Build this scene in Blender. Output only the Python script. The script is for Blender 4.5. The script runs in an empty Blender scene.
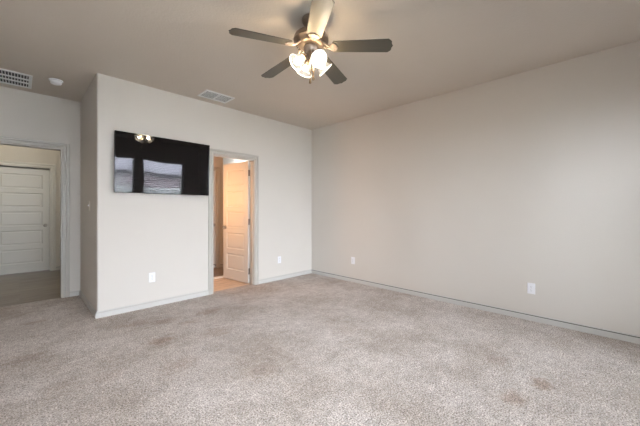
import bpy, bmesh, math, random
from mathutils import Vector, Matrix

random.seed(7)
PI = math.pi
scene = bpy.context.scene
COL = scene.collection

# ------------------------------------------------------------------ camera, sky, lights, exposure
THETA = math.radians(45.48)                 # heading from +Y towards +X
RIGHT = Vector((math.cos(THETA), -math.sin(THETA), 0))
FWD = Vector((math.sin(THETA), math.cos(THETA), 0))
cam_data = bpy.data.cameras.new('camera')
cam_data.sensor_width = 36.0
cam_data.lens = 295.245 / 640 * 36
cam_data.shift_y = -3.32 / 640
cam_data.clip_start = 0.02
cam = bpy.data.objects.new('camera', cam_data)
COL.objects.link(cam)
cam.location = (0, 0, 1.2114)
cam.rotation_euler = (PI / 2, 0, -THETA)
scene.camera = cam

scene.view_settings.view_transform = 'Standard'
scene.view_settings.look = 'None'
scene.view_settings.gamma = 1.0
scene.view_settings.use_curve_mapping = False
scene.view_settings.exposure = 1.08
try:
    scene.cycles.use_denoising = True
    scene.cycles.max_bounces = 10
    scene.cycles.diffuse_bounces = 8
    scene.cycles.transparent_max_bounces = 16
    scene.cycles.sample_clamp_indirect = 6.0
    scene.cycles.caustics_reflective = False
    scene.cycles.caustics_refractive = False
except Exception:
    pass

world = bpy.data.worlds.new('overcast_sky')
scene.world = world
world.use_nodes = True
wb = world.node_tree.nodes['Background']
wb.inputs['Color'].default_value = (0.82, 0.905, 1.0, 1)
wb.inputs['Strength'].default_value = 16.0

# room dimensions (metres)
H = 2.74            # ceiling
YW = 4.086          # wall with the television
XE = 3.923          # long blank wall
X0 = 0.604          # outer corner of the television wall
YH = 5.373          # wall with the hall doorway
XW, YS = -0.66, -1.2
T = 0.125
YF = 7.92           # far wall of the hall
YB = 7.6            # far wall of the bathroom
WINDOWS = [(-0.45, 0.93), (1.10, 2.19), (2.37, 3.47)]  # first one is unseen, added and widened to brighten the entry wall
WINZ = [(0.15, 2.25), (0.35, 2.25), (0.35, 2.25)]


def portal(name, x0, x1, z0, z1):
    d = bpy.data.lights.new(name, 'AREA')
    d.shape = 'RECTANGLE'
    d.size, d.size_y = x1 - x0, z1 - z0
    d.cycles.is_portal = True
    o = bpy.data.objects.new(name, d)
    COL.objects.link(o)
    o.location = ((x0 + x1) / 2, YS - T - 0.02, (z0 + z1) / 2)
    o.rotation_euler = (PI / 2, 0, 0)       # faces into the room (+Y)
    return o


for i, (a, b) in enumerate(WINDOWS):
    portal('window_daylight', a, b, *WINZ[i])


def point_light(name, loc, power, col, radius=0.08):
    d = bpy.data.lights.new(name, 'POINT')
    d.energy = power
    d.color = col
    d.shadow_soft_size = radius
    o = bpy.data.objects.new(name, d)
    COL.objects.link(o)
    o.location = loc
    return o


point_light('hall_lamp', (-0.35, 6.7, 2.55), 12, (1.0, 0.95, 0.78), 0.12)
point_light('dressing_lamp', (1.76, 4.60, 1.45), 17, (1.0, 0.50, 0.20), 0.20)
point_light('bathroom_daylight_fill', (3.5, 6.6, 2.4), 12, (0.92, 0.97, 1.0), 0.15)  # unseen light added to stand in for bathroom window daylight


# ------------------------------------------------------------------ materials
def nt(name):
    m = bpy.data.materials.new(name)
    m.use_nodes = True
    return m, m.node_tree.nodes, m.node_tree.links, m.node_tree.nodes['Principled BSDF']


def plain(name, col, rough=0.5, metal=0.0, vary=0.04, scale=30, bump=0.0, bscale=200, spec=0.5):
    """flat paint / metal / plastic with a little procedural variation"""
    m, N, L, P = nt(name)
    P.inputs['Roughness'].default_value = rough
    P.inputs['Metallic'].default_value = metal
    P.inputs['Specular IOR Level'].default_value = spec
    tc = N.new('ShaderNodeTexCoord')
    no = N.new('ShaderNodeTexNoise')
    no.inputs['Scale'].default_value = scale
    no.inputs['Detail'].default_value = 3
    L.new(tc.outputs['Object'], no.inputs['Vector'])
    mx = N.new('ShaderNodeMix')
    mx.data_type = 'RGBA'
    mx.inputs['A'].default_value = tuple(c * (1 - vary) for c in col) + (1,)
    mx.inputs['B'].default_value = tuple(min(1, c * (1 + vary)) for c in col) + (1,)
    L.new(no.outputs['Fac'], mx.inputs['Factor'])
    L.new(mx.outputs['Result'], P.inputs['Base Color'])
    if bump:
        n2 = N.new('ShaderNodeTexNoise')
        n2.inputs['Scale'].default_value = bscale
        n2.inputs['Detail'].default_value = 4
        L.new(tc.outputs['Object'], n2.inputs['Vector'])
        b = N.new('ShaderNodeBump')
        b.inputs['Strength'].default_value = bump
        b.inputs['Distance'].default_value = 0.004
        L.new(n2.outputs['Fac'], b.inputs['Height'])
        L.new(b.outputs['Normal'], P.inputs['Normal'])
    return m


M = {}
M['wall'] = plain('greige_wall_paint', (0.58, 0.545, 0.505), 0.75, vary=0.015, scale=2, bump=0.25, bscale=160, spec=0.3)
M['ceiling'] = plain('ceiling_paint', (0.565, 0.51, 0.452), 0.85, vary=0.02, scale=3, bump=0.5, bscale=60, spec=0.2)
M['trim'] = plain('trim_paint', (0.45, 0.425, 0.39), 0.45, vary=0.01)
M['base'] = plain('baseboard_paint', (0.52, 0.505, 0.485), 0.45, vary=0.01)
M['door'] = plain('door_paint', (0.56, 0.545, 0.515), 0.4, vary=0.01)
M['almond'] = plain('almond_plastic', (0.60, 0.56, 0.51), 0.4, vary=0.01)
M['white_plastic'] = plain('white_plastic', (0.74, 0.74, 0.77), 0.35, vary=0.01)
M['grille'] = plain('white_enamel', (0.70, 0.70, 0.70), 0.4, vary=0.02)
M['groove_shadow'] = plain('groove_shadow_paint', (0.17, 0.165, 0.155), 0.8, vary=0.1)  # dark strip colour, painted in for the baseboard gap shadow
M['duct'] = plain('dark_duct', (0.045, 0.047, 0.052), 0.7)
M['slot'] = plain('dark_slot', (0.05, 0.045, 0.04), 0.6)
M['black_plastic'] = plain('black_plastic', (0.006, 0.006, 0.007), 0.09, vary=0.05)
M['bronze'] = plain('aged_bronze', (0.24, 0.185, 0.145), 0.38, metal=0.85, vary=0.2, scale=25)
M['iron'] = plain('pewter_bronze', (0.34, 0.28, 0.24), 0.42, metal=0.5, vary=0.2, scale=40)
M['nickel'] = plain('satin_nickel', (0.42, 0.40, 0.37), 0.3, metal=1.0, vary=0.05)
M['hinge'] = plain('hinge_steel', (0.22, 0.20, 0.18), 0.35, metal=0.9, vary=0.05)
M['brass'] = plain('chain_brass', (0.30, 0.22, 0.14), 0.3, metal=1.0, vary=0.1)
M['vinyl'] = plain('white_vinyl', (0.78, 0.78, 0.77), 0.4, vary=0.01)
M['slat'] = plain('blind_slat', (0.80, 0.80, 0.80), 0.45, vary=0.02)
M['rubber'] = plain('dark_rubber', (0.02, 0.018, 0.015), 0.5)

# screen glass
m, N, L, P = nt('screen_glass')
P.inputs['Base Color'].default_value = (0.004, 0.004, 0.005, 1)
P.inputs['Roughness'].default_value = 0.03
P.inputs['IOR'].default_value = 1.52
tc = N.new('ShaderNodeTexCoord'); no = N.new('ShaderNodeTexNoise')
no.inputs['Scale'].default_value = 3.0; no.inputs['Detail'].default_value = 0
L.new(tc.outputs['Object'], no.inputs['Vector'])
b = N.new('ShaderNodeBump'); b.inputs['Strength'].default_value = 0.4; b.inputs['Distance'].default_value = 0.004
L.new(no.outputs['Fac'], b.inputs['Height']); L.new(b.outputs['Normal'], P.inputs['Normal'])
M['screen'] = m

# window pane
m, N, L, P = nt('window_pane')
N.remove(P)
tr = N.new('ShaderNodeBsdfTransparent'); gl = N.new('ShaderNodeBsdfGlossy')
gl.inputs['Roughness'].default_value = 0.02
fr = N.new('ShaderNodeFresnel'); fr.inputs['IOR'].default_value = 1.45
mx = N.new('ShaderNodeMixShader')
L.new(fr.outputs['Fac'], mx.inputs['Fac']); L.new(tr.outputs['BSDF'], mx.inputs[1]); L.new(gl.outputs['BSDF'], mx.inputs[2])
L.new(mx.outputs['Shader'], N['Material Output'].inputs['Surface'])
M['glass'] = m

# frosted lamp shade (lit) and bulbs
m, N, L, P = nt('frosted_glass_shade')
N.remove(P)
tr = N.new('ShaderNodeBsdfTransparent'); tr.inputs['Color'].default_value = (1.0, 0.93, 0.82, 1)
em = N.new('ShaderNodeEmission'); em.inputs['Color'].default_value = (1.0, 0.92, 0.80, 1); em.inputs['Strength'].default_value = 0.42
gl = N.new('ShaderNodeBsdfGlossy'); gl.inputs['Roughness'].default_value = 0.2; gl.inputs['Color'].default_value = (0.08, 0.08, 0.08, 1)
ad = N.new('ShaderNodeAddShader'); L.new(em.outputs[0], ad.inputs[0]); L.new(gl.outputs[0], ad.inputs[1])
mx = N.new('ShaderNodeMixShader'); mx.inputs['Fac'].default_value = 0.55
L.new(tr.outputs[0], mx.inputs[1]); L.new(ad.outputs[0], mx.inputs[2])
L.new(mx.outputs[0], N['Material Output'].inputs['Surface'])
M['shade'] = m
m, N, L, P = nt('lit_glass_rim')
P.inputs['Emission Color'].default_value = (1.0, 0.93, 0.82, 1)
P.inputs['Emission Strength'].default_value = 0.5
M['rim'] = m
m, N, L, P = nt('lit_bulb')
P.inputs['Emission Color'].default_value = (1.0, 0.86, 0.66, 1)
P.inputs['Emission Strength'].default_value = 350.0
M['bulb'] = m

# fan blade, dark wood with fine grain along its length
m, N, L, P = nt('blade_wood')
P.inputs['Roughness'].default_value = 0.45
tc = N.new('ShaderNodeTexCoord'); mp = N.new('ShaderNodeMapping'); mp.inputs['Scale'].default_value = (3, 60, 10)
no = N.new('ShaderNodeTexNoise'); no.inputs['Scale'].default_value = 1.5; no.inputs['Detail'].default_value = 5
L.new(tc.outputs['Object'], mp.inputs['Vector']); L.new(mp.outputs['Vector'], no.inputs['Vector'])
mx = N.new('ShaderNodeMix'); mx.data_type = 'RGBA'
mx.inputs['A'].default_value = (0.060, 0.055, 0.044, 1); mx.inputs['B'].default_value = (0.085, 0.078, 0.062, 1)
L.new(no.outputs['Fac'], mx.inputs['Factor']); L.new(mx.outputs['Result'], P.inputs['Base Color'])
M['blade'] = m

# carpet: speckled cut pile, walked-on patches, a few brown stains
STAINS = []   # (x, y, rx, ry, strength) filled from the places where the stains lie


def carpet():
    m, N, L, P = nt('speckled_carpet')
    P.inputs['Roughness'].default_value = 1.0
    P.inputs['Specular IOR Level'].default_value = 0.05
    P.inputs['Sheen Weight'].default_value = 0.15
    tc = N.new('ShaderNodeTexCoord')
    co = tc.outputs['Object']

    def noise(scale, detail=2, rough=0.5):
        n = N.new('ShaderNodeTexNoise')
        n.inputs['Scale'].default_value = scale; n.inputs['Detail'].default_value = detail
        n.inputs['Roughness'].default_value = rough
        L.new(co, n.inputs['Vector'])
        return n.outputs['Fac']

    def ramp(fac, stops):
        r = N.new('ShaderNodeValToRGB')
        e = r.color_ramp.elements
        e[0].position, e[0].color = stops[0][0], stops[0][1] + (1,)
        e[1].position, e[1].color = stops[-1][0], stops[-1][1] + (1,)
        for p, c in stops[1:-1]:
            k = e.new(p); k.color = c + (1,)
        L.new(fac, r.inputs['Fac'])
        return r.outputs['Color']

    def mix(kind, fac, a, b):
        x = N.new('ShaderNodeMix'); x.data_type = 'RGBA'; x.blend_type = kind
        if isinstance(fac, (int, float)):
            x.inputs['Factor'].default_value = fac
        else:
            L.new(fac, x.inputs['Factor'])
        for s, v in (('A', a), ('B', b)):
            if isinstance(v, tuple):
                x.inputs[s].default_value = v + (1,)
            else:
                L.new(v, x.inputs[s])
        return x.outputs['Result']

    def math_(op, a, b=None, clamp=False):
        x = N.new('ShaderNodeMath'); x.operation = op; x.use_clamp = clamp
        for i, v in enumerate((a, b)):
            if v is None:
                continue
            if isinstance(v, (int, float)):
                x.inputs[i].default_value = v
            else:
                L.new(v, x.inputs[i])
        return x.outputs[0]

    tuft = noise(105, 3, 0.75)
    col = ramp(tuft, [(0.35, (0.11, 0.088, 0.075)), (0.46, (0.45, 0.392, 0.352)), (0.56, (0.62, 0.555, 0.508)), (0.67, (0.95, 0.885, 0.835))])
    pile = noise(9, 4, 0.65)
    col = mix('MULTIPLY', 0.8, col, ramp(pile, [(0.34, (0.82, 0.81, 0.80)), (0.62, (1.06, 1.06, 1.07))]))
    clump = noise(28, 3, 0.7)
    col = mix('MULTIPLY', 0.8, col, ramp(clump, [(0.34, (0.74, 0.72, 0.71)), (0.62, (1.08, 1.08, 1.08))]))
    walk = noise(1.7, 3, 0.6)
    col = mix('MULTIPLY', 0.8, col, ramp(walk, [(0.36, (0.78, 0.74, 0.70)), (0.50, (0.96, 0.95, 0.94)), (0.62, (1.10, 1.11, 1.13))]))
    sep = N.new('ShaderNodeSeparateXYZ'); L.new(co, sep.inputs[0])
    edge = math_('MULTIPLY', math_('SUBTRACT', noise(14, 3), 0.5), 1.8)
    total = None
    for (sx, sy, rx, ry, st) in STAINS:
        dx = math_('DIVIDE', math_('SUBTRACT', sep.outputs['X'], sx), rx)
        dy = math_('DIVIDE', math_('SUBTRACT', sep.outputs['Y'], sy), ry)
        d = math_('ADD', math_('MULTIPLY', dx, dx), math_('MULTIPLY', dy, dy))
        d = math_('ADD', math_('SQRT', d), edge)
        v = math_('MULTIPLY', math_('SUBTRACT', 1.45, d, True), st * 0.75)
        total = v if total is None else math_('MAXIMUM', total, v)
    if total is not None:
        col = mix('MULTIPLY', total, col, (0.60, 0.44, 0.32))
    L.new(col, P.inputs['Base Color'])
    b = N.new('ShaderNodeBump'); b.inputs['Strength'].default_value = 0.7; b.inputs['Distance'].default_value = 0.02
    L.new(tuft, b.inputs['Height']); L.new(b.outputs['Normal'], P.inputs['Normal'])
    return m


# stains, metres on the floor
STAINS += [
    (0.91, 2.96, 0.1, 0.08, 0.75), (1.11, 3.46, 0.11, 0.08, 0.6), (1.59, 3.41, 0.13, 0.1, 0.65), (1.29, 3.23, 0.1, 0.07, 0.45), (1.37, 2.78, 0.14, 0.1, 0.5), (0.88, 2.41, 0.13, 0.09, 0.45), (0.12, 4.42, 0.1, 0.07, 0.45), (0.47, 2.6, 0.1, 0.08, 0.3), (0.19, 2.7, 0.08, 0.06, 0.25), (0.03, 3.39, 0.11, 0.09, 0.35), (2.54, 0.34, 0.08, 0.06, 0.8), (2.23, 0.45, 0.08, 0.06, 0.7), (2.7, 0.65, 0.08, 0.06, 0.35), (0.86, 3.59, 0.11, 0.08, 0.4), (1.26, 1.86, 0.12, 0.09, 0.3), (2.3, 1.9, 0.14, 0.11, 0.25), (0.73, 3.64, 0.08, 0.06, 0.35),
]
M['carpet'] = carpet()


def planks(name, c1, c2, wid, length, rot=0.0, gap=0.6):
    m, N, L, P = nt(name)
    P.inputs['Roughness'].default_value = 0.35
    tc = N.new('ShaderNodeTexCoord'); mp = N.new('ShaderNodeMapping'); mp.inputs['Rotation'].default_value = (0, 0, rot)
    L.new(tc.outputs['Object'], mp.inputs['Vector'])
    br = N.new('ShaderNodeTexBrick')
    br.inputs['Scale'].default_value = 1.0
    br.inputs['Brick Width'].default_value = length; br.inputs['Row Height'].default_value = wid
    br.inputs['Mortar Size'].default_value = 0.002; br.inputs['Bias'].default_value = 0.0
    br.inputs['Color1'].default_value = c1 + (1,); br.inputs['Color2'].default_value = c2 + (1,)
    br.inputs['Mortar'].default_value = tuple(c * gap for c in c1) + (1,)
    L.new(mp.outputs['Vector'], br.inputs['Vector'])
    m2 = N.new('ShaderNodeMapping'); m2.inputs['Scale'].default_value = (2, 18, 1); L.new(mp.outputs['Vector'], m2.inputs['Vector'])
    no = N.new('ShaderNodeTexNoise'); no.inputs['Scale'].default_value = 2; no.inputs['Detail'].default_value = 6
    L.new(m2.outputs['Vector'], no.inputs['Vector'])
    rp = N.new('ShaderNodeValToRGB'); rp.color_ramp.elements[0].position = 0.3; rp.color_ramp.elements[1].position = 0.7
    rp.color_ramp.elements[0].color = (0.6, 0.58, 0.56, 1); rp.color_ramp.elements[1].color = (1.1, 1.1, 1.1, 1)
    L.new(no.outputs['Fac'], rp.inputs['Fac'])
    mx = N.new('ShaderNodeMix'); mx.data_type = 'RGBA'; mx.blend_type = 'MULTIPLY'; mx.inputs['Factor'].default_value = 1
    L.new(br.outputs['Color'], mx.inputs['A']); L.new(rp.outputs['Color'], mx.inputs['B'])
    L.new(mx.outputs['Result'], P.inputs['Base Color'])
    return m


M['hall_planks'] = planks('weathered_vinyl_planks', (0.30, 0.255, 0.21), (0.19, 0.16, 0.13), 0.16, 1.1)
M['bath_planks'] = planks('warm_vinyl_planks', (0.72, 0.56, 0.42), (0.66, 0.50, 0.37), 0.16, 1.0)
M['bath_tile'] = planks('brown_tile', (0.30, 0.22, 0.16), (0.26, 0.19, 0.14), 0.3, 0.3)
M['brick'] = planks('pink_brick', (0.58, 0.48, 0.52), (0.50, 0.42, 0.45), 0.075, 0.22, 0.0, 1.3)
M['shingle'] = plain('lilac_grey_shingles', (0.48, 0.45, 0.50), 0.8, vary=0.2, scale=6)
M['ground'] = plain('pale_winter_lawn', (0.42, 0.42, 0.38), 0.9, vary=0.15, scale=3)
M['fascia'] = plain('dark_eave', (0.10, 0.09, 0.10), 0.6)


# ------------------------------------------------------------------ mesh helpers
def bx(bm, x0, x1, y0, y1, z0, z1):
    v = [bm.verts.new((x, y, z)) for z in (z0, z1) for y in (y0, y1) for x in (x0, x1)]
    for f in ((0, 2, 3, 1), (4, 5, 7, 6), (0, 1, 5, 4), (2, 6, 7, 3), (0, 4, 6, 2), (1, 3, 7, 5)):
        bm.faces.new([v[i] for i in f])
    return v


def prism(bm, pts, z0, z1):
    """vertical prism over a counter-clockwise footprint"""
    lo = [bm.verts.new((x, y, z0)) for x, y in pts]
    hi = [bm.verts.new((x, y, z1)) for x, y in pts]
    n = len(pts)
    bm.faces.new(list(reversed(lo))); bm.faces.new(hi)
    for i in range(n):
        j = (i + 1) % n
        bm.faces.new((lo[i], lo[j], hi[j], hi[i]))


def lathe(bm, prof, seg=32, mat=None, close=True):
    """prof: (radius, z) pairs; axis z; then mat"""
    mat = mat or Matrix.Identity(4)
    rings = []
    for r, z in prof:
        if r < 1e-6:
            rings.append([bm.verts.new(mat @ Vector((0, 0, z)))])
        else:
            rings.append([bm.verts.new(mat @ Vector((r * math.cos(2 * PI * k / seg), r * math.sin(2 * PI * k / seg), z))) for k in range(seg)])
    for a, b in zip(rings, rings[1:]):
        for k in range(seg):
            q = (k + 1) % seg
            if len(a) == 1 and len(b) == 1:
                continue
            if len(a) == 1:
                bm.faces.new((a[0], b[k], b[q]))
            elif len(b) == 1:
                bm.faces.new((a[k], b[0], a[q]))
            else:
                bm.faces.new((a[k], b[k], b[q], a[q]))


def tube(bm, pts, rad, seg=10):
    pts = [Vector(p) for p in pts]
    rings = []
    for i, p in enumerate(pts):
        d = (pts[min(i + 1, len(pts) - 1)] - pts[max(i - 1, 0)]).normalized()
        up = Vector((0, 0, 1)) if abs(d.z) < 0.9 else Vector((1, 0, 0))
        u = d.cross(up).normalized(); w = d.cross(u).normalized()
        r = rad[i] if isinstance(rad, (list, tuple)) else rad
        rings.append([bm.verts.new(p + u * (r * math.cos(2 * PI * k / seg)) + w * (r * math.sin(2 * PI * k / seg))) for k in range(seg)])
    for a, b in zip(rings, rings[1:]):
        for k in range(seg):
            bm.faces.new((a[k], a[(k + 1) % seg], b[(k + 1) % seg], b[k]))
    bm.faces.new(rings[0]); bm.faces.new(rings[-1])


def obj(name, bm, mat, parent=None, smooth=False, bevel=0.0, mw=None):
    bmesh.ops.recalc_face_normals(bm, faces=bm.faces[:])
    me = bpy.data.meshes.new(name)
    bm.to_mesh(me); bm.free()
    me.materials.append(mat)
    if smooth:
        for p in me.polygons:
            p.use_smooth = True
    o = bpy.data.objects.new(name, me)
    COL.objects.link(o)
    if parent:
        o.parent = parent
    if mw is not None:
        o.matrix_local = mw
    if bevel:
        md = o.modifiers.new('bevel', 'BEVEL'); md.width = bevel; md.segments = 2; md.limit_method = 'ANGLE'
    if smooth:
        try:
            me.set_sharp_from_angle(angle=math.radians(40))
        except Exception:
            pass
    return o


def box_obj(name, dims, mat, parent=None, bevel=0.0):
    bm = bmesh.new(); bx(bm, *dims)
    return obj(name, bm, mat, parent, bevel=bevel)


def thing(name, label, cat, loc=(0, 0, 0), rotz=0.0, group=None, rot=None):
    o = bpy.data.objects.new(name, None)
    COL.objects.link(o)
    o.location = loc
    o.rotation_euler = rot or (0, 0, rotz)
    o['label'] = label; o['category'] = cat
    if group:
        o['group'] = group
    return o


def structure(o, label=None, cat=None):
    o['kind'] = 'structure'
    if label:
        o['label'] = label
    if cat:
        o['category'] = cat
    return o


def struct_root(name, label, cat, loc=(0, 0, 0), rotz=0.0):
    return structure(thing(name, label, cat, loc, rotz))


# ------------------------------------------------------------------ floors and ceiling
bm = bmesh.new()
bx(bm, XW - T, XE + T, YS - T, YW + 0.09, -0.1, 0)
bx(bm, XW - T, X0 + 0.02, YW + 0.09, YH + 0.03, -0.1, 0)
structure(obj('floor', bm, M['carpet']), 'worn beige speckled carpet covering the bedroom floor', 'carpet')
structure(box_obj('floor_hall', (-1.5, 1.5, YH + 0.03, YF + 0.3, -0.1, -0.004), M['hall_planks']),
          'grey brown wood-look plank floor in the hall beyond the left doorway', 'floor')
structure(box_obj('floor_bathroom', (1.5, XE + T, YW + 0.09, 4.95, -0.1, -0.004), M['bath_planks']),
          'warm orange plank floor just inside the bathroom doorway', 'floor')
structure(box_obj('floor_vanity', (1.5, XE + T, 5.07, YB + T, -0.1, -0.004), M['bath_tile']),
          'brown floor deeper in the bathroom past the pale strip', 'floor')
structure(box_obj('trim_1', (1.5, XE + T, 4.95, 5.07, -0.1, 0.002), M['vinyl']),
          'pale threshold strip across the bathroom floor', 'threshold')

bm = bmesh.new(); bx(bm, XW - T, XE + T, YS - T, YB + 0.6, H, H + 0.15); bx(bm, -1.5 - T, XW - T, YH - T, YB + 0.6, H, H + 0.15)
structure(obj('ceiling', bm, M['ceiling']), 'textured taupe ceiling over the whole bedroom', 'ceiling')

# ------------------------------------------------------------------ walls
CX0, CX1, CZ = 1.95, 2.658, 2.022           # bathroom doorway
HX0, HX1, HZ = -0.40, 0.410, 2.046          # hall doorway
bm = bmesh.new()
r = 0.02
arc = [(X0 + r - r * math.cos(a), YW + r - r * math.sin(a)) for a in [PI / 2 * k / 6 for k in range(7)]]
prism(bm, arc + [(CX0, YW), (CX0, YW + T), (X0 + T, YW + T), (X0 + T, YH), (X0, YH)], 0, H)
bx(bm, CX0, CX1, YW, YW + T, CZ, H)
bx(bm, CX1, XE + T, YW, YW + T, 0, H)
structure(obj('wall_north', bm, M['wall'], smooth=True), 'greige wall carrying the television, turning back at a rounded outer corner', 'wall')
structure(box_obj('wall_east', (XE, XE + T, YS - T, YW, 0, H), M['wall']), 'long blank greige wall on the right', 'wall')
structure(box_obj('wall_west', (XW - T, XW, YS - T, YH, 0, H), M['wall']), 'greige side wall of the bedroom', 'wall')
bm = bmesh.new()
bx(bm, XW - T, HX0, YH, YH + T, 0, H); bx(bm, HX0, HX1, YH, YH + T, HZ, H); bx(bm, HX1, 1.5, YH, YH + T, 0, H)
structure(obj('wall_entry', bm, M['wall']), 'greige wall around the open hall doorway', 'wall')
bm = bmesh.new()
xs = [XW - T] + [v for w in WINDOWS for v in w] + [XE + T]
for k in range(0, len(xs), 2):
    bx(bm, xs[k], xs[k + 1], YS - T, YS, 0, H)
for (a, b_), (WZ0, WZ1) in zip(WINDOWS, WINZ):
    bx(bm, a, b_, YS - T, YS, 0, WZ0); bx(bm, a, b_, YS - T, YS, WZ1, H)
structure(obj('wall_south', bm, M['wall']), 'greige wall with two windows and an added third behind the camera', 'wall')

# hall shell
HDX0, HDX1, HDZ = -0.38, 0.432, 2.035       # closed door across the hall
bm = bmesh.new()
bx(bm, -1.5 - T, HDX0 - 0.02, YF, YF + 0.25, 0, H); bx(bm, HDX0 - 0.02, HDX1 + 0.02, YF, YF + 0.25, HDZ + 0.02, H)
bx(bm, HDX1 + 0.02, 1.5, YF, YF + 0.25, 0, H)
bx(bm, HDX0 - 0.02, HDX1 + 0.02, YF + 0.2, YF + 0.25, 0, HDZ + 0.02)
structure(obj('wall_hall_north', bm, M['wall']), 'beige far wall of the hall around the closed door', 'wall')
structure(box_obj('wall_hall_west', (-1.5 - T, -1.5, YH, YF, 0, H), M['wall']))
structure(box_obj('wall_hall_south', (-1.5, XW - T, YH, YH + T, 0, H), M['wall']))
structure(box_obj('wall_hall_east', (1.5, 1.5 + T, YW + T, YF + 0.25, 0, H), M['wall']))
# bathroom shell
BX = 3.0
BDX0, BDX1, BDZ = 2.14, 2.875, 2.03
YV = 5.82
bm = bmesh.new()
bx(bm, 1.5 + T, BDX0, YV, YV + T, 0, H); bx(bm, BDX0, BDX1, YV, YV + T, BDZ, H); bx(bm, BDX1, BX, YV, YV + T, 0, H)
bx(bm, BDX0, BDX1, YV + 0.09, YV + T, 0, BDZ)
structure(obj('wall_bathroom_inner', bm, M['wall']), 'tan-lit inner bathroom wall beside the open door', 'wall')
structure(box_obj('wall_bathroom_north', (1.5 + T, XE + T, YB, YB + T, 0, H), M['wall']))
structure(box_obj('wall_bathroom_east', (XE, XE + T, YW + T, YB, 0, H), M['wall']))

# ------------------------------------------------------------------ baseboards
PROFILE = [(0, 0), (0.014, 0), (0.015, 0.048), (0.013, 0.051), (0.002, 0.052), (0.002, 0.062), (0.007, 0.063), (0.006, 0.068), (0.003, 0.071), (0, 0.071)]


def baseboard(name, pts, label, line='groove_shadow'):
    """pts: floor polyline; the profile sticks out to the left of the walking direction"""
    P_ = [Vector((x, y, 0)) for x, y in pts]
    bm = bmesh.new(); rings = []
    for i, p in enumerate(P_):
        d0 = (p - P_[i - 1]).normalized() if i else None
        d1 = (P_[i + 1] - p).normalized() if i < len(P_) - 1 else None
        n0 = Vector((-d0.y, d0.x, 0)) if d0 else None
        n1 = Vector((-d1.y, d1.x, 0)) if d1 else None
        if n0 is None: n = n1
        elif n1 is None: n = n0
        else: n = (n0 + n1) / (1 + n0.dot(n1))
        rings.append([bm.verts.new(p + n * a + Vector((0, 0, h))) for a, h in PROFILE])
    for a, b_ in zip(rings, rings[1:]):
        for k in range(len(PROFILE)):
            q = (k + 1) % len(PROFILE)
            bm.faces.new((a[k], a[q], b_[q], b_[k]))
    bm.faces.new(rings[0]); bm.faces.new(rings[-1])
    o = structure(obj(name, bm, M['base']), label, 'baseboard')
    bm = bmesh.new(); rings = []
    for i, p in enumerate(P_):                       # gap shadow painted as a strip lying in the groove
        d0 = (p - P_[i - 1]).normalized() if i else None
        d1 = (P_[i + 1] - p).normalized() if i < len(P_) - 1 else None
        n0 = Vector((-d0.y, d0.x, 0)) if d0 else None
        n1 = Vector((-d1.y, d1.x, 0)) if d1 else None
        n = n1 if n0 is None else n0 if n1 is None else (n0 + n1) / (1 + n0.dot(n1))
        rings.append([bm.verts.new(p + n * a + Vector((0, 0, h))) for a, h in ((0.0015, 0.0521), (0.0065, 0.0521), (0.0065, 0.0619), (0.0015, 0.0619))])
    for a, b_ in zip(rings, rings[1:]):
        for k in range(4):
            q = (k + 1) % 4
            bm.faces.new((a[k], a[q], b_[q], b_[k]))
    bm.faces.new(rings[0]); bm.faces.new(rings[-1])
    obj('groove', bm, M[line], o)['label'] = 'thin groove with a painted shadow strip'
    return o


CW = 0.066
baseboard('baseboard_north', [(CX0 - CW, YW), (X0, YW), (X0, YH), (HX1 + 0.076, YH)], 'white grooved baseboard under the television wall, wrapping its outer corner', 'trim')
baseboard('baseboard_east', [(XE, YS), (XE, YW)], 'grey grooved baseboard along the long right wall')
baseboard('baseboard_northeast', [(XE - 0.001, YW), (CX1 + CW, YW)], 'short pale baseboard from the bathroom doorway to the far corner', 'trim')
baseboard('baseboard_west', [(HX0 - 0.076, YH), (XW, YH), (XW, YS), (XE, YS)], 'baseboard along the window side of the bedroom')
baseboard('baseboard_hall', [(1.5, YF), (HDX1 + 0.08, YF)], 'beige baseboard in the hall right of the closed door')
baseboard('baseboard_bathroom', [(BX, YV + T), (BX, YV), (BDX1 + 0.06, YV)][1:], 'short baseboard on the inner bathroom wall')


# ------------------------------------------------------------------ door casings
def casing(name, x0, x1, ztop, y, side, w, jamb_d, label, paint='trim'):
    """three-sided stepped casing standing out from the wall face y; side=-1 faces -Y; jamb lining runs away from it"""
    root = struct_root(name, label, 'door frame', ((x0 + x1) / 2, y, 0))
    hw = (x1 - x0) / 2
    prof = [(0.0, 0.0), (0.0, 0.010), (0.008, 0.014), (w * 0.42, 0.014), (w * 0.47, 0.008), (w * 0.56, 0.009), (w * 0.62, 0.018), (w - 0.006, 0.020), (w, 0.014), (w, 0.0)]

    bm = bmesh.new()
    rings = []
    for (px, pz, ox, oz) in ((-hw, 0, -1, 0), (-hw, ztop, -1, 1), (hw, ztop, 1, 1), (hw, 0, 1, 0)):
        rings.append([bm.verts.new((px + ox * a, side * d, pz + oz * a)) for a, d in prof])
    for a, b_ in zip(rings, rings[1:]):
        for k in range(len(prof)):
            q = (k + 1) % len(prof)
            bm.faces.new((a[k], a[q], b_[q], b_[k]))
    bm.faces.new(rings[0]); bm.faces.new(rings[-1])
    obj('casing', bm, M[paint], root)
    t = 0.012
    bm = bmesh.new()
    y0, y1 = (0, jamb_d) if side < 0 else (-jamb_d, 0)
    bx(bm, -hw, -hw + t, y0, y1, 0, ztop); bx(bm, hw - t, hw, y0, y1, 0, ztop); bx(bm, -hw + t, hw - t, y0, y1, ztop - t, ztop)
    obj('jamb', bm, M[paint], root)
    return root


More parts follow.
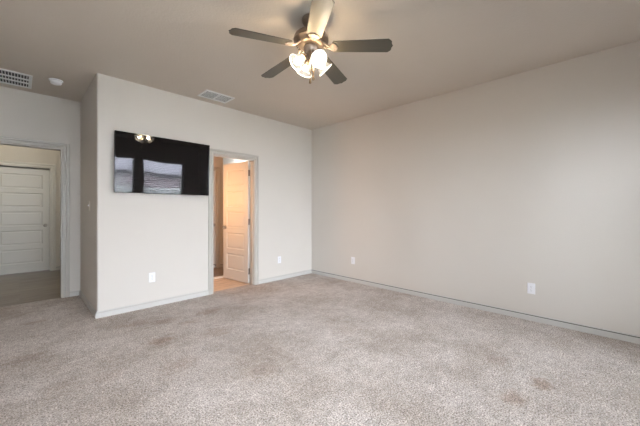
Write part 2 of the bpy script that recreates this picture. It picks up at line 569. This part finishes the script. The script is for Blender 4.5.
c_bath = casing('trim_2', CX0, CX1, CZ, YW, -1, CW, T, 'grey white casing around the bathroom doorway right of the television')
c_hall = casing('trim_3', HX0, HX1, HZ, YH, -1, 0.076, T, 'grey stepped casing of the open hall doorway at far left')
casing('trim_4', HDX0, HDX1, HDZ, YF, -1, 0.075, 0.2, 'white casing around the closed door across the hall', 'door')
casing('trim_5', BDX0, BDX1, BDZ, YV, -1, 0.058, 0.09, 'tan-lit casing around the closed inner bathroom door')
# latch strike on the hall jamb
hw = (HX1 - HX0) / 2
o = box_obj('strike_plate', (hw - 0.0145, hw - 0.012, 0.02, 0.055, 0.885, 0.955), M['hinge'], c_hall)
o['label'] = 'small dark metal latch plate'
# door stops moulding in the bathroom jamb
hw = (CX1 - CX0) / 2
bm = bmesh.new()
bx(bm, -hw + 0.012, -hw + 0.024, 0.03, 0.065, 0, CZ - 0.012); bx(bm, hw - 0.024, hw - 0.012, 0.03, 0.065, 0, CZ - 0.012)
bx(bm, -hw + 0.012, hw - 0.012, 0.03, 0.065, CZ - 0.024, CZ - 0.012)
obj('door_stop', bm, M['trim'], c_bath)


# ------------------------------------------------------------------ doors
def panel_door(w, h, t=0.035, stile=0.115, n=5, rail=0.09, top=0.11, bottom=0.17):
    """slab in x 0..w, y 0..t, z 0..h with n recessed panels on both faces"""
    bm = bmesh.new()
    ph = (h - top - bottom - rail * (n - 1)) / n
    zs = []
    z = bottom
    for k in range(n):
        zs.append((z, z + ph)); z += ph + rail
    bx(bm, 0, stile, 0, t, 0, h); bx(bm, w - stile, w, 0, t, 0, h)
    edges = [0] + [v for p in zs for v in p] + [h]
    for k in range(0, len(edges), 2):
        bx(bm, stile, w - stile, 0, t, edges[k], edges[k + 1])
    for z0, z1 in zs:
        x0, x1 = stile, w - stile
        for yf, sg in ((0, 1), (t, -1)):
            # bevelled recess, then a raised field
            steps = [(0.0, 0.0), (0.010, 0.009), (0.024, 0.009), (0.036, 0.004)]
            loops = []
            for ins, dep in steps:
                y = yf + sg * dep
                loops.append([bm.verts.new(v) for v in ((x0 + ins, y, z0 + ins), (x1 - ins, y, z0 + ins), (x1 - ins, y, z1 - ins), (x0 + ins, y, z1 - ins))])
            for a, b_ in zip(loops, loops[1:]):
                for k in range(4):
                    q = (k + 1) % 4
                    bm.faces.new((a[k], a[q], b_[q], b_[k]))
            bm.faces.new(loops[-1])
    return bm


def knob_bm(direction):
    """round knob with rosette; direction = unit vector away from the door"""
    bm = bmesh.new()
    q = Vector((0, 0, 1)).rotation_difference(Vector(direction)).to_matrix().to_4x4()
    lathe(bm, [(0, 0), (0.032, 0), (0.033, 0.004), (0.028, 0.008), (0.012, 0.010), (0.010, 0.028), (0.018, 0.032), (0.027, 0.040), (0.029, 0.050), (0.024, 0.060), (0.012, 0.065), (0, 0.066)], 24, q)
    return bm


def add_knob(parent, x, z, y, direction):
    o = obj('door_knob', knob_bm(direction), M['nickel'], parent, smooth=True)
    o.location = (x, y, z)
    o['label'] = 'satin nickel knob'
    return o


# closed door across the hall
dw = HDX1 - HDX0 - 0.03
d1 = struct_root('door_1', 'closed white five-panel door across the hall at far left', 'door', (HDX0 + 0.015, YF + 0.07, 0.012))
obj('door_slab', panel_door(dw, HDZ - 0.045, stile=0.10, rail=0.085), M['door'], d1)
add_knob(d1, dw - 0.06, 0.89, 0, (0, -1, 0))

# open bathroom door, hinged on the right jamb and swung in past square
BW = CX1 - CX0 - 0.03
ang = math.radians(90 + 7)
d2 = struct_root('door_2', 'open five-panel bathroom door swung inward, glowing tan under warm light', 'door', (2.645, YW + T + 0.006, 0.012))
# local x runs from hinge to leading edge; visible face is y = t side
d2.rotation_euler = (0, 0, ang)
obj('door_slab', panel_door(BW, CZ - 0.03, stile=0.10, rail=0.085), M['door'], d2)
add_knob(d2, BW - 0.065, 0.895, 0.035, (0, 1, 0))
add_knob(d2, BW - 0.065, 0.895, 0.0, (0, -1, 0))
for hz in (0.19, 1.0, 1.80):
    bm = bmesh.new()
    bx(bm, -0.0025, 0.0, 0.003, 0.032, hz - 0.05, hz + 0.05)
    tube(bm, [(-0.006, -0.003, hz - 0.05), (-0.006, -0.003, hz + 0.05)], 0.006)
    obj('hinge', bm, M['hinge'], d2)['label'] = 'dark steel hinge'
# closed inner door
d3 = struct_root('door_3', 'closed inner door glimpsed past the open bathroom door', 'door', (BDX0 + 0.014, YV + 0.03, 0.01))
obj('door_slab', panel_door(BDX1 - BDX0 - 0.028, BDZ - 0.03, stile=0.10, rail=0.085), M['door'], d3)
add_knob(d3, BDX1 - BDX0 - 0.085, 0.89, 0, (0, -1, 0))
st = thing('door_stop', 'small dark spring door stop low on the closed inner door', 'door stop', (BDX1 - 0.06, YV + 0.03, 0.075))
bm = bmesh.new()
lathe(bm, [(0, 0), (0.014, 0), (0.014, 0.006), (0.006, 0.008), (0.006, 0.06), (0, 0.06)], 16, Matrix.Rotation(PI / 2, 4, 'X'))
obj('spring', bm, M['hinge'], st, smooth=True)
bm = bmesh.new()
lathe(bm, [(0, 0.06), (0.011, 0.06), (0.011, 0.078), (0, 0.08)], 16, Matrix.Rotation(PI / 2, 4, 'X'))
obj('rubber_tip', bm, M['rubber'], st, smooth=True)

# ------------------------------------------------------------------ windows behind the camera
for i, (a, b_) in enumerate(WINDOWS):
    WZ0, WZ1 = WINZ[i]
    w = struct_root('window_%d' % (i + 1), 'white vinyl window in the wall behind the camera, ' + ('unseen, added to light the entry side', 'middle of three', 'nearest the blank wall')[i], 'window', ((a + b_) / 2, YS - T, WZ0))
    hw_, hh = (b_ - a) / 2, WZ1 - WZ0
    f = 0.045
    bm = bmesh.new()
    bx(bm, -hw_, -hw_ + f, 0.0, 0.05, 0, hh); bx(bm, hw_ - f, hw_, 0.0, 0.05, 0, hh)
    bx(bm, -hw_ + f, hw_ - f, 0.0, 0.05, 0, f); bx(bm, -hw_ + f, hw_ - f, 0.0, 0.05, hh - f, hh)
    bx(bm, -hw_ + f, hw_ - f, 0.005, 0.045, hh * 0.5 - 0.02, hh * 0.5 + 0.02)
    obj('window_frame', bm, M['vinyl'], w)
    bm = bmesh.new()
    bx(bm, -hw_ + f, hw_ - f, 0.022, 0.026, f, hh * 0.5 - 0.02); bx(bm, -hw_ + f, hw_ - f, 0.022, 0.026, hh * 0.5 + 0.02, hh - f)
    obj('window_glass', bm, M['glass'], w)
    bm = bmesh.new()
    bx(bm, -hw_ - 0.04, hw_ + 0.04, 0.05, T + 0.03, -0.02, 0.0)
    obj('window_sill', bm, M['vinyl'], w)
    if i == 0:
        continue
    # blind
    bl = thing('window_blind', ('white slatted blind in the added unseen window on the entry side, behind the camera', 'white slatted blind reflected at the left end of the television screen', 'white slatted blind reflected at the middle of the television screen')[i], 'blind',
               ((a + b_) / 2, YS - 0.035, WZ0), group=None)
    box_obj('headrail', (-hw_ + 0.01, hw_ - 0.01, -0.028, 0.028, hh - 0.055, hh - 0.003), M['slat'], bl)
    bm = bmesh.new()
    z = 0.06
    while z < hh - 0.07:
        for q in bx(bm, -hw_ + 0.015, hw_ - 0.015, -0.025, 0.025, z, z + 0.003):
            q.co.z -= q.co.y * 0.30
        z += 0.050
    o = obj('slats', bm, M['slat'], bl)
    box_obj('bottom_rail', (-hw_ + 0.015, hw_ - 0.015, -0.025, 0.025, 0.012, 0.03), M['slat'], bl)
    bm = bmesh.new()
    for x in (-hw_ * 0.7, hw_ * 0.7):
        tube(bm, [(x, 0.027, 0.02), (x, 0.027, hh - 0.05)], 0.0015, 5)
        tube(bm, [(x, -0.027, 0.02), (x, -0.027, hh - 0.05)], 0.0015, 5)
    obj('ladder_cord', bm, M['slat'], bl)

# outside: lawn and the neighbouring house
structure(box_obj('ground', (-30, 40, -45, YS - T, -0.5, -0.3), M['ground']), 'pale lawn outside the windows', 'lawn')
hs = thing('house', 'brick house with grey roof reflected in the television', 'house', (8.2, -13.5, -0.3))
box_obj('brick_wall', (-4.5, 6, -5, 4.2, 0, 2.45), M['brick'], hs)
bm = bmesh.new()
e = [bm.verts.new(v) for v in ((-5, -5.5, 2.45), (6.5, -5.5, 2.45), (6.5, 4.7, 2.45), (-5, 4.7, 2.45))]
rr = [bm.verts.new(v) for v in ((-0.8, -0.4, 6.0), (3.0, -0.4, 6.0))]
bm.faces.new(e); bm.faces.new((e[0], e[1], rr[1], rr[0])); bm.faces.new((e[1], e[2], rr[1])); bm.faces.new((e[2], e[3], rr[0], rr[1])); bm.faces.new((e[3], e[0], rr[0]))
obj('roof', bm, M['shingle'], hs)
bm = bmesh.new()
bx(bm, -5.02, 6.52, 4.66, 4.74, 2.27, 2.47); bx(bm, -5.04, -4.96, -5.5, 4.7, 2.27, 2.47)
obj('fascia', bm, M['fascia'], hs)
wf = box_obj('window', (-0.9, 0.5, 4.18, 4.24, 0.7, 2.1), M['vinyl'], hs)
box_obj('pane', (-0.82, 0.42, 4.235, 4.25, 0.78, 2.02), M['screen'], wf)

gw = thing('garden_wall', 'low pale garden wall outside, mirrored along the bottom of the television', 'garden wall', (5, -6.5, -0.3))
box_obj('wall_body', (-8, 9, -0.1, 0.1, 0, 1.66), M['grille'], gw)
box_obj('coping', (-8.05, 9.05, -0.14, 0.14, 1.66, 1.74), M['vinyl'], gw)

# ------------------------------------------------------------------ television
TVW, TVH = 1.106, 0.700
tilt = math.radians(2.1)
tv = thing('television', 'large black flat television tilted on the wall, windows mirrored in its screen', 'television', (1.303, YW - 0.042, 1.410), rot=(tilt, 0, 0))
tw = TVW / 2
bm = bmesh.new()
# body with a stepped back; local y: 0 = back, negative towards the room
bx(bm, -tw, tw, -0.034, -0.012, 0, TVH)
obj('cabinet', bm, M['black_plastic'], tv, bevel=0.004)
bm = bmesh.new(); bx(bm, -tw * 0.72, tw * 0.72, -0.014, 0.012, 0.09, TVH - 0.12)
obj('rear_housing', bm, M['black_plastic'], tv, bevel=0.006)
bm = bmesh.new()
f, fb = 0.013, 0.014
for dims in ((-tw, -tw + f, -0.040, -0.034, 0, TVH), (tw - f, tw, -0.040, -0.034, 0, TVH), (-tw + f, tw - f, -0.040, -0.034, 0, fb), (-tw + f, tw - f, -0.040, -0.034, TVH - f, TVH)):
    bx(bm, *dims)
obj('bezel', bm, M['black_plastic'], tv, bevel=0.002)['label'] = 'glossy black rim'
box_obj('screen', (-tw + f, tw - f, -0.0375, -0.034, fb, TVH - f), M['screen'], tv)['label'] = 'dark mirror-like glass'
bm = bmesh.new()
bx(bm, -0.25, 0.25, 0.030, 0.040, 0.2, 0.5)
for sx in (-0.18, 0.18):
    bx(bm, sx - 0.02, sx + 0.02, 0.010, 0.032, 0.15, 0.55)
obj('wall_mount', bm, M['black_plastic'], tv)


# ------------------------------------------------------------------ outlets and switch
def outlet(label, loc, rotz):
    """face looks along local -Y"""
    t = thing('power_outlet', label, 'outlet', loc, rotz, 'white wall outlets')
    box_obj('cover_plate', (-0.036, 0.036, -0.006, 0, -0.059, 0.059), M['white_plastic'], t, bevel=0.003)
    for dz in (-0.020, 0.020):
        bm = bmesh.new()
        lathe(bm, [(0, 0), (0.0165, 0), (0.0165, 0.002), (0, 0.002)], 20, Matrix.Translation((0, -0.006, dz)) @ Matrix.Rotation(PI / 2, 4, 'X'))
        rc = obj('receptacle', bm, M['white_plastic'], t)
        bm = bmesh.new()
        for sx in (-0.006, 0.006):
            bx(bm, sx - 0.001, sx + 0.001, -0.0085, -0.0079, dz - 0.001, dz + 0.007)
        bx(bm, -0.002, 0.002, -0.0085, -0.0079, dz - 0.010, dz - 0.006)
        obj('slots', bm, M['slot'], rc)
    bm = bmesh.new(); lathe(bm, [(0, 0), (0.003, 0), (0.003, 0.0012), (0, 0.0012)], 10, Matrix.Translation((0, -0.006, 0)) @ Matrix.Rotation(PI / 2, 4, 'X'))
    obj('screw', bm, M['nickel'], t)
    return t


outlet('white outlet low on the wall under the television', (1.160, YW, 0.366), 0)
outlet('white outlet between the bathroom doorway and the far corner', (3.150, YW, 0.345), 0)
outlet('white outlet on the blank right wall close to the far corner', (XE, 3.078, 0.358), -PI / 2)
outlet('largest white outlet, on the blank right wall far from the corner', (XE, 0.616, 0.350), -PI / 2)

sw = thing('light_switch', 'pale light switch on the shaded narrow wall beside the outer corner', 'switch', (X0, 4.585, 1.258), PI * 1.5)
box_obj('switch_plate', (-0.036, 0.036, -0.006, 0, -0.059, 0.059), M['almond'], sw, bevel=0.003)
box_obj('toggle', (-0.005, 0.005, -0.018, -0.006, -0.002, 0.014), M['white_plastic'], sw, bevel=0.001)


# ------------------------------------------------------------------ ceiling registers and detector
def grille_frame(hx, hy, w, d):
    bm = bmesh.new()
    for (x0, x1, y0, y1) in ((-hx, hx, -hy, -hy + w), (-hx, hx, hy - w, hy), (-hx, -hx + w, -hy + w, hy - w), (hx - w, hx, -hy + w, hy - w)):
        bx(bm, x0, x1, y0, y1, -d, 0)
    return bm


v1 = thing('air_vent', 'small white two-bank ceiling register near the television wall', 'vent', (1.863, 3.792, H))
hx, hy = 0.200, 0.140
obj('frame', grille_frame(hx, hy, 0.022, 0.010), M['grille'], v1, bevel=0.003)
box_obj('duct_backing', (-hx + 0.02, hx - 0.02, -hy + 0.02, hy - 0.02, -0.002, 0), M['duct'], v1)
box_obj('centre_bar', (-0.011, 0.011, -hy + 0.02, hy - 0.02, -0.010, -0.001), M['grille'], v1)
for s in (-1, 1):
    bm = bmesh.new()
    xa, xb = (0.012, hx - 0.022) if s > 0 else (-hx + 0.022, -0.012)
    for k in range(7):
        y = -hy + 0.040 + k * (2 * hy - 0.080) / 6
        v = bx(bm, xa, xb, y - 0.0010, y + 0.0010, -0.0085, -0.002)
        for q in v:
            if q.co.z < -0.005:
                q.co.y += 0.001
    obj('louvres', bm, M['grille'], v1)

v2 = thing('return_grille', 'large white slotted ceiling grille at the far left before the hall doorway', 'vent', (-0.20, 4.945, H))
hx, hy = 0.303, 0.250
obj('frame', grille_frame(hx, hy, 0.030, 0.012), M['grille'], v2, bevel=0.003)
box_obj('duct_backing', (-hx + 0.025, hx - 0.025, -hy + 0.025, hy - 0.025, -0.002, 0), M['duct'], v2)
bm = bmesh.new()
for k in (-1, 1):
    y = k * 0.068
    bx(bm, -hx + 0.03, hx - 0.03, y - 0.014, y + 0.014, -0.012, -0.001)
obj('cross_bars', bm, M['grille'], v2)
bm = bmesh.new()
n = 22
for k in range(n):
    x = -hx + 0.045 + k * (2 * hx - 0.09) / (n - 1)
    bx(bm, x - 0.003, x + 0.003, -hy + 0.03, hy - 0.03, -0.011, -0.001)
obj('fins', bm, M['grille'], v2)
for x in (-hx + 0.015, hx - 0.015):
    for y in (-0.15, 0.15):
        bm = bmesh.new()
        lathe(bm, [(0, 0), (0.004, 0), (0.003, -0.002), (0, -0.0025)], 10, Matrix.Translation((x, y, -0.012)))
        obj('screw', bm, M['nickel'], v2)

sd = thing('smoke_detector', 'round white smoke detector on the ceiling between grille and outer corner', 'smoke detector', (0.300, 4.665, H))
bm = bmesh.new(); lathe(bm, [(0, 0), (0.064, 0), (0.066, -0.004), (0.065, -0.012), (0.058, -0.014), (0, -0.014)], 40)
obj('base_plate', bm, M['white_plastic'], sd, smooth=True)
bm = bmesh.new(); lathe(bm, [(0.052, -0.014), (0.052, -0.034), (0.047, -0.044), (0.036, -0.050), (0, -0.052)], 40)
obj('cover', bm, M['white_plastic'], sd, smooth=True)
bm = bmesh.new(); lathe(bm, [(0, -0.051), (0.010, -0.051), (0.010, -0.054), (0, -0.055)], 16)
obj('test_button', bm, M['grille'], sd, smooth=True)

# ------------------------------------------------------------------ ceiling fan
fan = thing('ceiling_fan', 'five-blade ceiling fan with dark blades and four lit glass shades', 'ceiling fan', (1.637, 1.711, H))
Z = lambda z: z - H
bm = bmesh.new(); lathe(bm, [(0, 0), (0.072, 0), (0.074, -0.006), (0.070, -0.030), (0.055, -0.050), (0.030, -0.060), (0.014, -0.062)], 36)
obj('canopy', bm, M['bronze'], fan, smooth=True)
bm = bmesh.new(); tube(bm, [(0, 0, -0.055), (0, 0, -0.115)], 0.013, 16)
obj('downrod', bm, M['bronze'], fan, smooth=True)
bm = bmesh.new()
lathe(bm, [(0.013, -0.090), (0.030, -0.092), (0.034, -0.100), (0.070, -0.108), (0.110, -0.122), (0.134, -0.142), (0.140, -0.160), (0.140, -0.180), (0.134, -0.186), (0.128, -0.188), (0.118, -0.204), (0.100, -0.218), (0.080, -0.224), (0, -0.224)], 48)
motor = obj('motor_housing', bm, M['bronze'], fan, smooth=True)
bm = bmesh.new()
for k in range(30):
    a = 2 * PI * k / 30
    mt = Matrix.Rotation(a, 4, 'Z') @ Matrix.Translation((0.1105, 0, -0.2125)) @ Matrix.Rotation(math.radians(38), 4, 'Y')
    vs = bx(bm, -0.010, 0.010, -0.004, 0.004, -0.0015, 0.0015)
    for q in vs:
        q.co = mt @ q.co
obj('vent_slots', bm, M['slot'], motor)['label'] = 'ring of dark cooling slots'
bm = bmesh.new(); lathe(bm, [(0.050, -0.222), (0.056, -0.230), (0.054, -0.254), (0.046, -0.268), (0.040, -0.274), (0.040, -0.294), (0.034, -0.308), (0.018, -0.318), (0.011, -0.330), (0, -0.332)], 36)
obj('switch_housing', bm, M['iron'], fan, smooth=True)

ZB = Z(2.515)
R0, R1 = 0.175, 0.642


def blade_bm():
    bm = bmesh.new()
    w0, w1 = 0.058, 0.070
    out = [(R0, -w0 * 0.8), (R0 + 0.012, -w0), (R1 - 0.036, -w1), (R1 - 0.012, -w1 * 0.66), (R1 - 0.010, -w1 * 0.28), (R1, 0),
           (R1 - 0.010, w1 * 0.28), (R1 - 0.012, w1 * 0.66), (R1 - 0.036, w1), (R0 + 0.012, w0), (R0, w0 * 0.8)]
    prism(bm, out, -0.003, 0.003)
    return bm


def iron_bm():
    bm = bmesh.new()
    # curved arms from the motor to the blade, a pair that opens into a pierced plate
    for s in (-1, 1):
        tube(bm, [(0.085, s * 0.012, 0.030), (0.108, s * 0.022, 0.018), (0.130, s * 0.016, 0.000), (0.150, s * 0.010, -0.008), (0.170, s * 0.022, -0.008)], [0.010, 0.008, 0.007, 0.007, 0.006], 8)
    plate = [(0.150, -0.012), (0.160, -0.030), (0.175, -0.042), (0.195, -0.040), (0.207, -0.028), (0.214, -0.012), (0.222, 0.0),
             (0.214, 0.012), (0.207, 0.028), (0.195, 0.040), (0.175, 0.042), (0.160, 0.030), (0.150, 0.012)]
    prism(bm, plate, -0.0095, -0.0035)
    for (x, y) in ((0.186, -0.025), (0.186, 0.025), (0.206, 0.0)):
        lathe(bm, [(0, -0.0125), (0.005, -0.0118), (0.006, -0.009), (0, -0.009)], 10, Matrix.Translation((x, y, 0)))
    return bm


blade0 = obj('blade', blade_bm(), M['blade'], fan, bevel=0.0015)
iron0 = obj('blade_iron', iron_bm(), M['iron'], fan, smooth=True)
PH = -54.5
for k in range(5):
    if k == 0:
        bl, ir = blade0, iron0
    else:
        bl, ir = blade0.copy(), iron0.copy()
        COL.objects.link(bl); COL.objects.link(ir)
        bl.parent = fan; ir.parent = fan
    mt = Matrix.Translation((0, 0, ZB)) @ Matrix.Rotation(math.radians(PH + 72 * k), 4, 'Z') @ Matrix.Rotation(math.radians(3.9), 4, 'Y')
    bl.matrix_local = mt @ Matrix.Rotation(math.radians(-11), 4, 'X')
    ir.matrix_local = mt @ Matrix.Rotation(math.radians(-11), 4, 'X')
    bl['label'] = 'dark grey brown wooden blade'
    ir['label'] = 'cast bracket holding a blade'

for k, a in enumerate((-62, 28, 118, 208)):
    ca, sa = math.cos(math.radians(a)), math.sin(math.radians(a))
    d = RIGHT * ca + FWD * sa
    axis = (d * math.sin(math.radians(50)) + Vector((0, 0, -math.cos(math.radians(50))))).normalized()
    neck = d * 0.058 + Vector((0, 0, Z(2.424)))
    q = Vector((0, 0, 1)).rotation_difference(axis).to_matrix().to_4x4()
    mt = Matrix.Translation(neck) @ q @ Matrix.Scale(0.92, 4)
    bm = bmesh.new()
    tube(bm, [d * 0.030 + Vector((0, 0, Z(2.448))), d * 0.048 + Vector((0, 0, Z(2.441))), neck + axis * 0.004], 0.009, 10)
    lathe(bm, [(0, -0.004), (0.022, -0.004), (0.029, 0.006), (0.030, 0.022), (0.027, 0.022), (0, 0.020)], 24, mt)
    arm = obj('lamp_arm', bm, M['bronze'], fan, smooth=True)
    bm = bmesh.new()
    lathe(bm, [(0.024, 0.012), (0.030, 0.020), (0.040, 0.035), (0.048, 0.055), (0.054, 0.078), (0.062, 0.098), (0.070, 0.108),
               (0.0675, 0.1085), (0.059, 0.097), (0.051, 0.078), (0.045, 0.055), (0.037, 0.036), (0.027, 0.022), (0.021, 0.014)], 36, mt)
    sh = obj('lamp_shade', bm, M['shade'], fan, smooth=True)
    sh['label'] = 'glowing frosted glass shade'
    bm = bmesh.new()
    lathe(bm, [(0.066, 0.104), (0.071, 0.105), (0.073, 0.109), (0.070, 0.113), (0.066, 0.112), (0.064, 0.108), (0.066, 0.104)], 36, mt)
    obj('rim', bm, M['rim'], sh, smooth=True)
    bm = bmesh.new()
    lathe(bm, [(0, 0.020), (0.011, 0.022), (0.012, 0.036), (0.019, 0.050), (0.022, 0.064), (0.019, 0.077), (0.010, 0.085), (0, 0.087)], 24, mt)
    obj('bulb', bm, M['bulb'], sh, smooth=True)

for dx, dy, zz in ((0.020, -0.055, 2.225), (-0.004, -0.060, 2.195)):
    p = RIGHT * dx + FWD * dy
    bm = bmesh.new()
    tube(bm, [p * 0.9 + Vector((0, 0, Z(2.47))), p + Vector((0, 0, Z(2.40))), p + Vector((0, 0, Z(zz + 0.03)))], 0.003, 6)
    ch = obj('pull_chain', bm, M['brass'], fan)
    bm = bmesh.new()
    lathe(bm, [(0, 0.040), (0.004, 0.039), (0.007, 0.026), (0.011, 0.012), (0.009, 0.002), (0, 0)], 14, Matrix.Translation(p + Vector((0, 0, Z(zz)))))
    obj('fob', bm, M['brass'], ch, smooth=True)
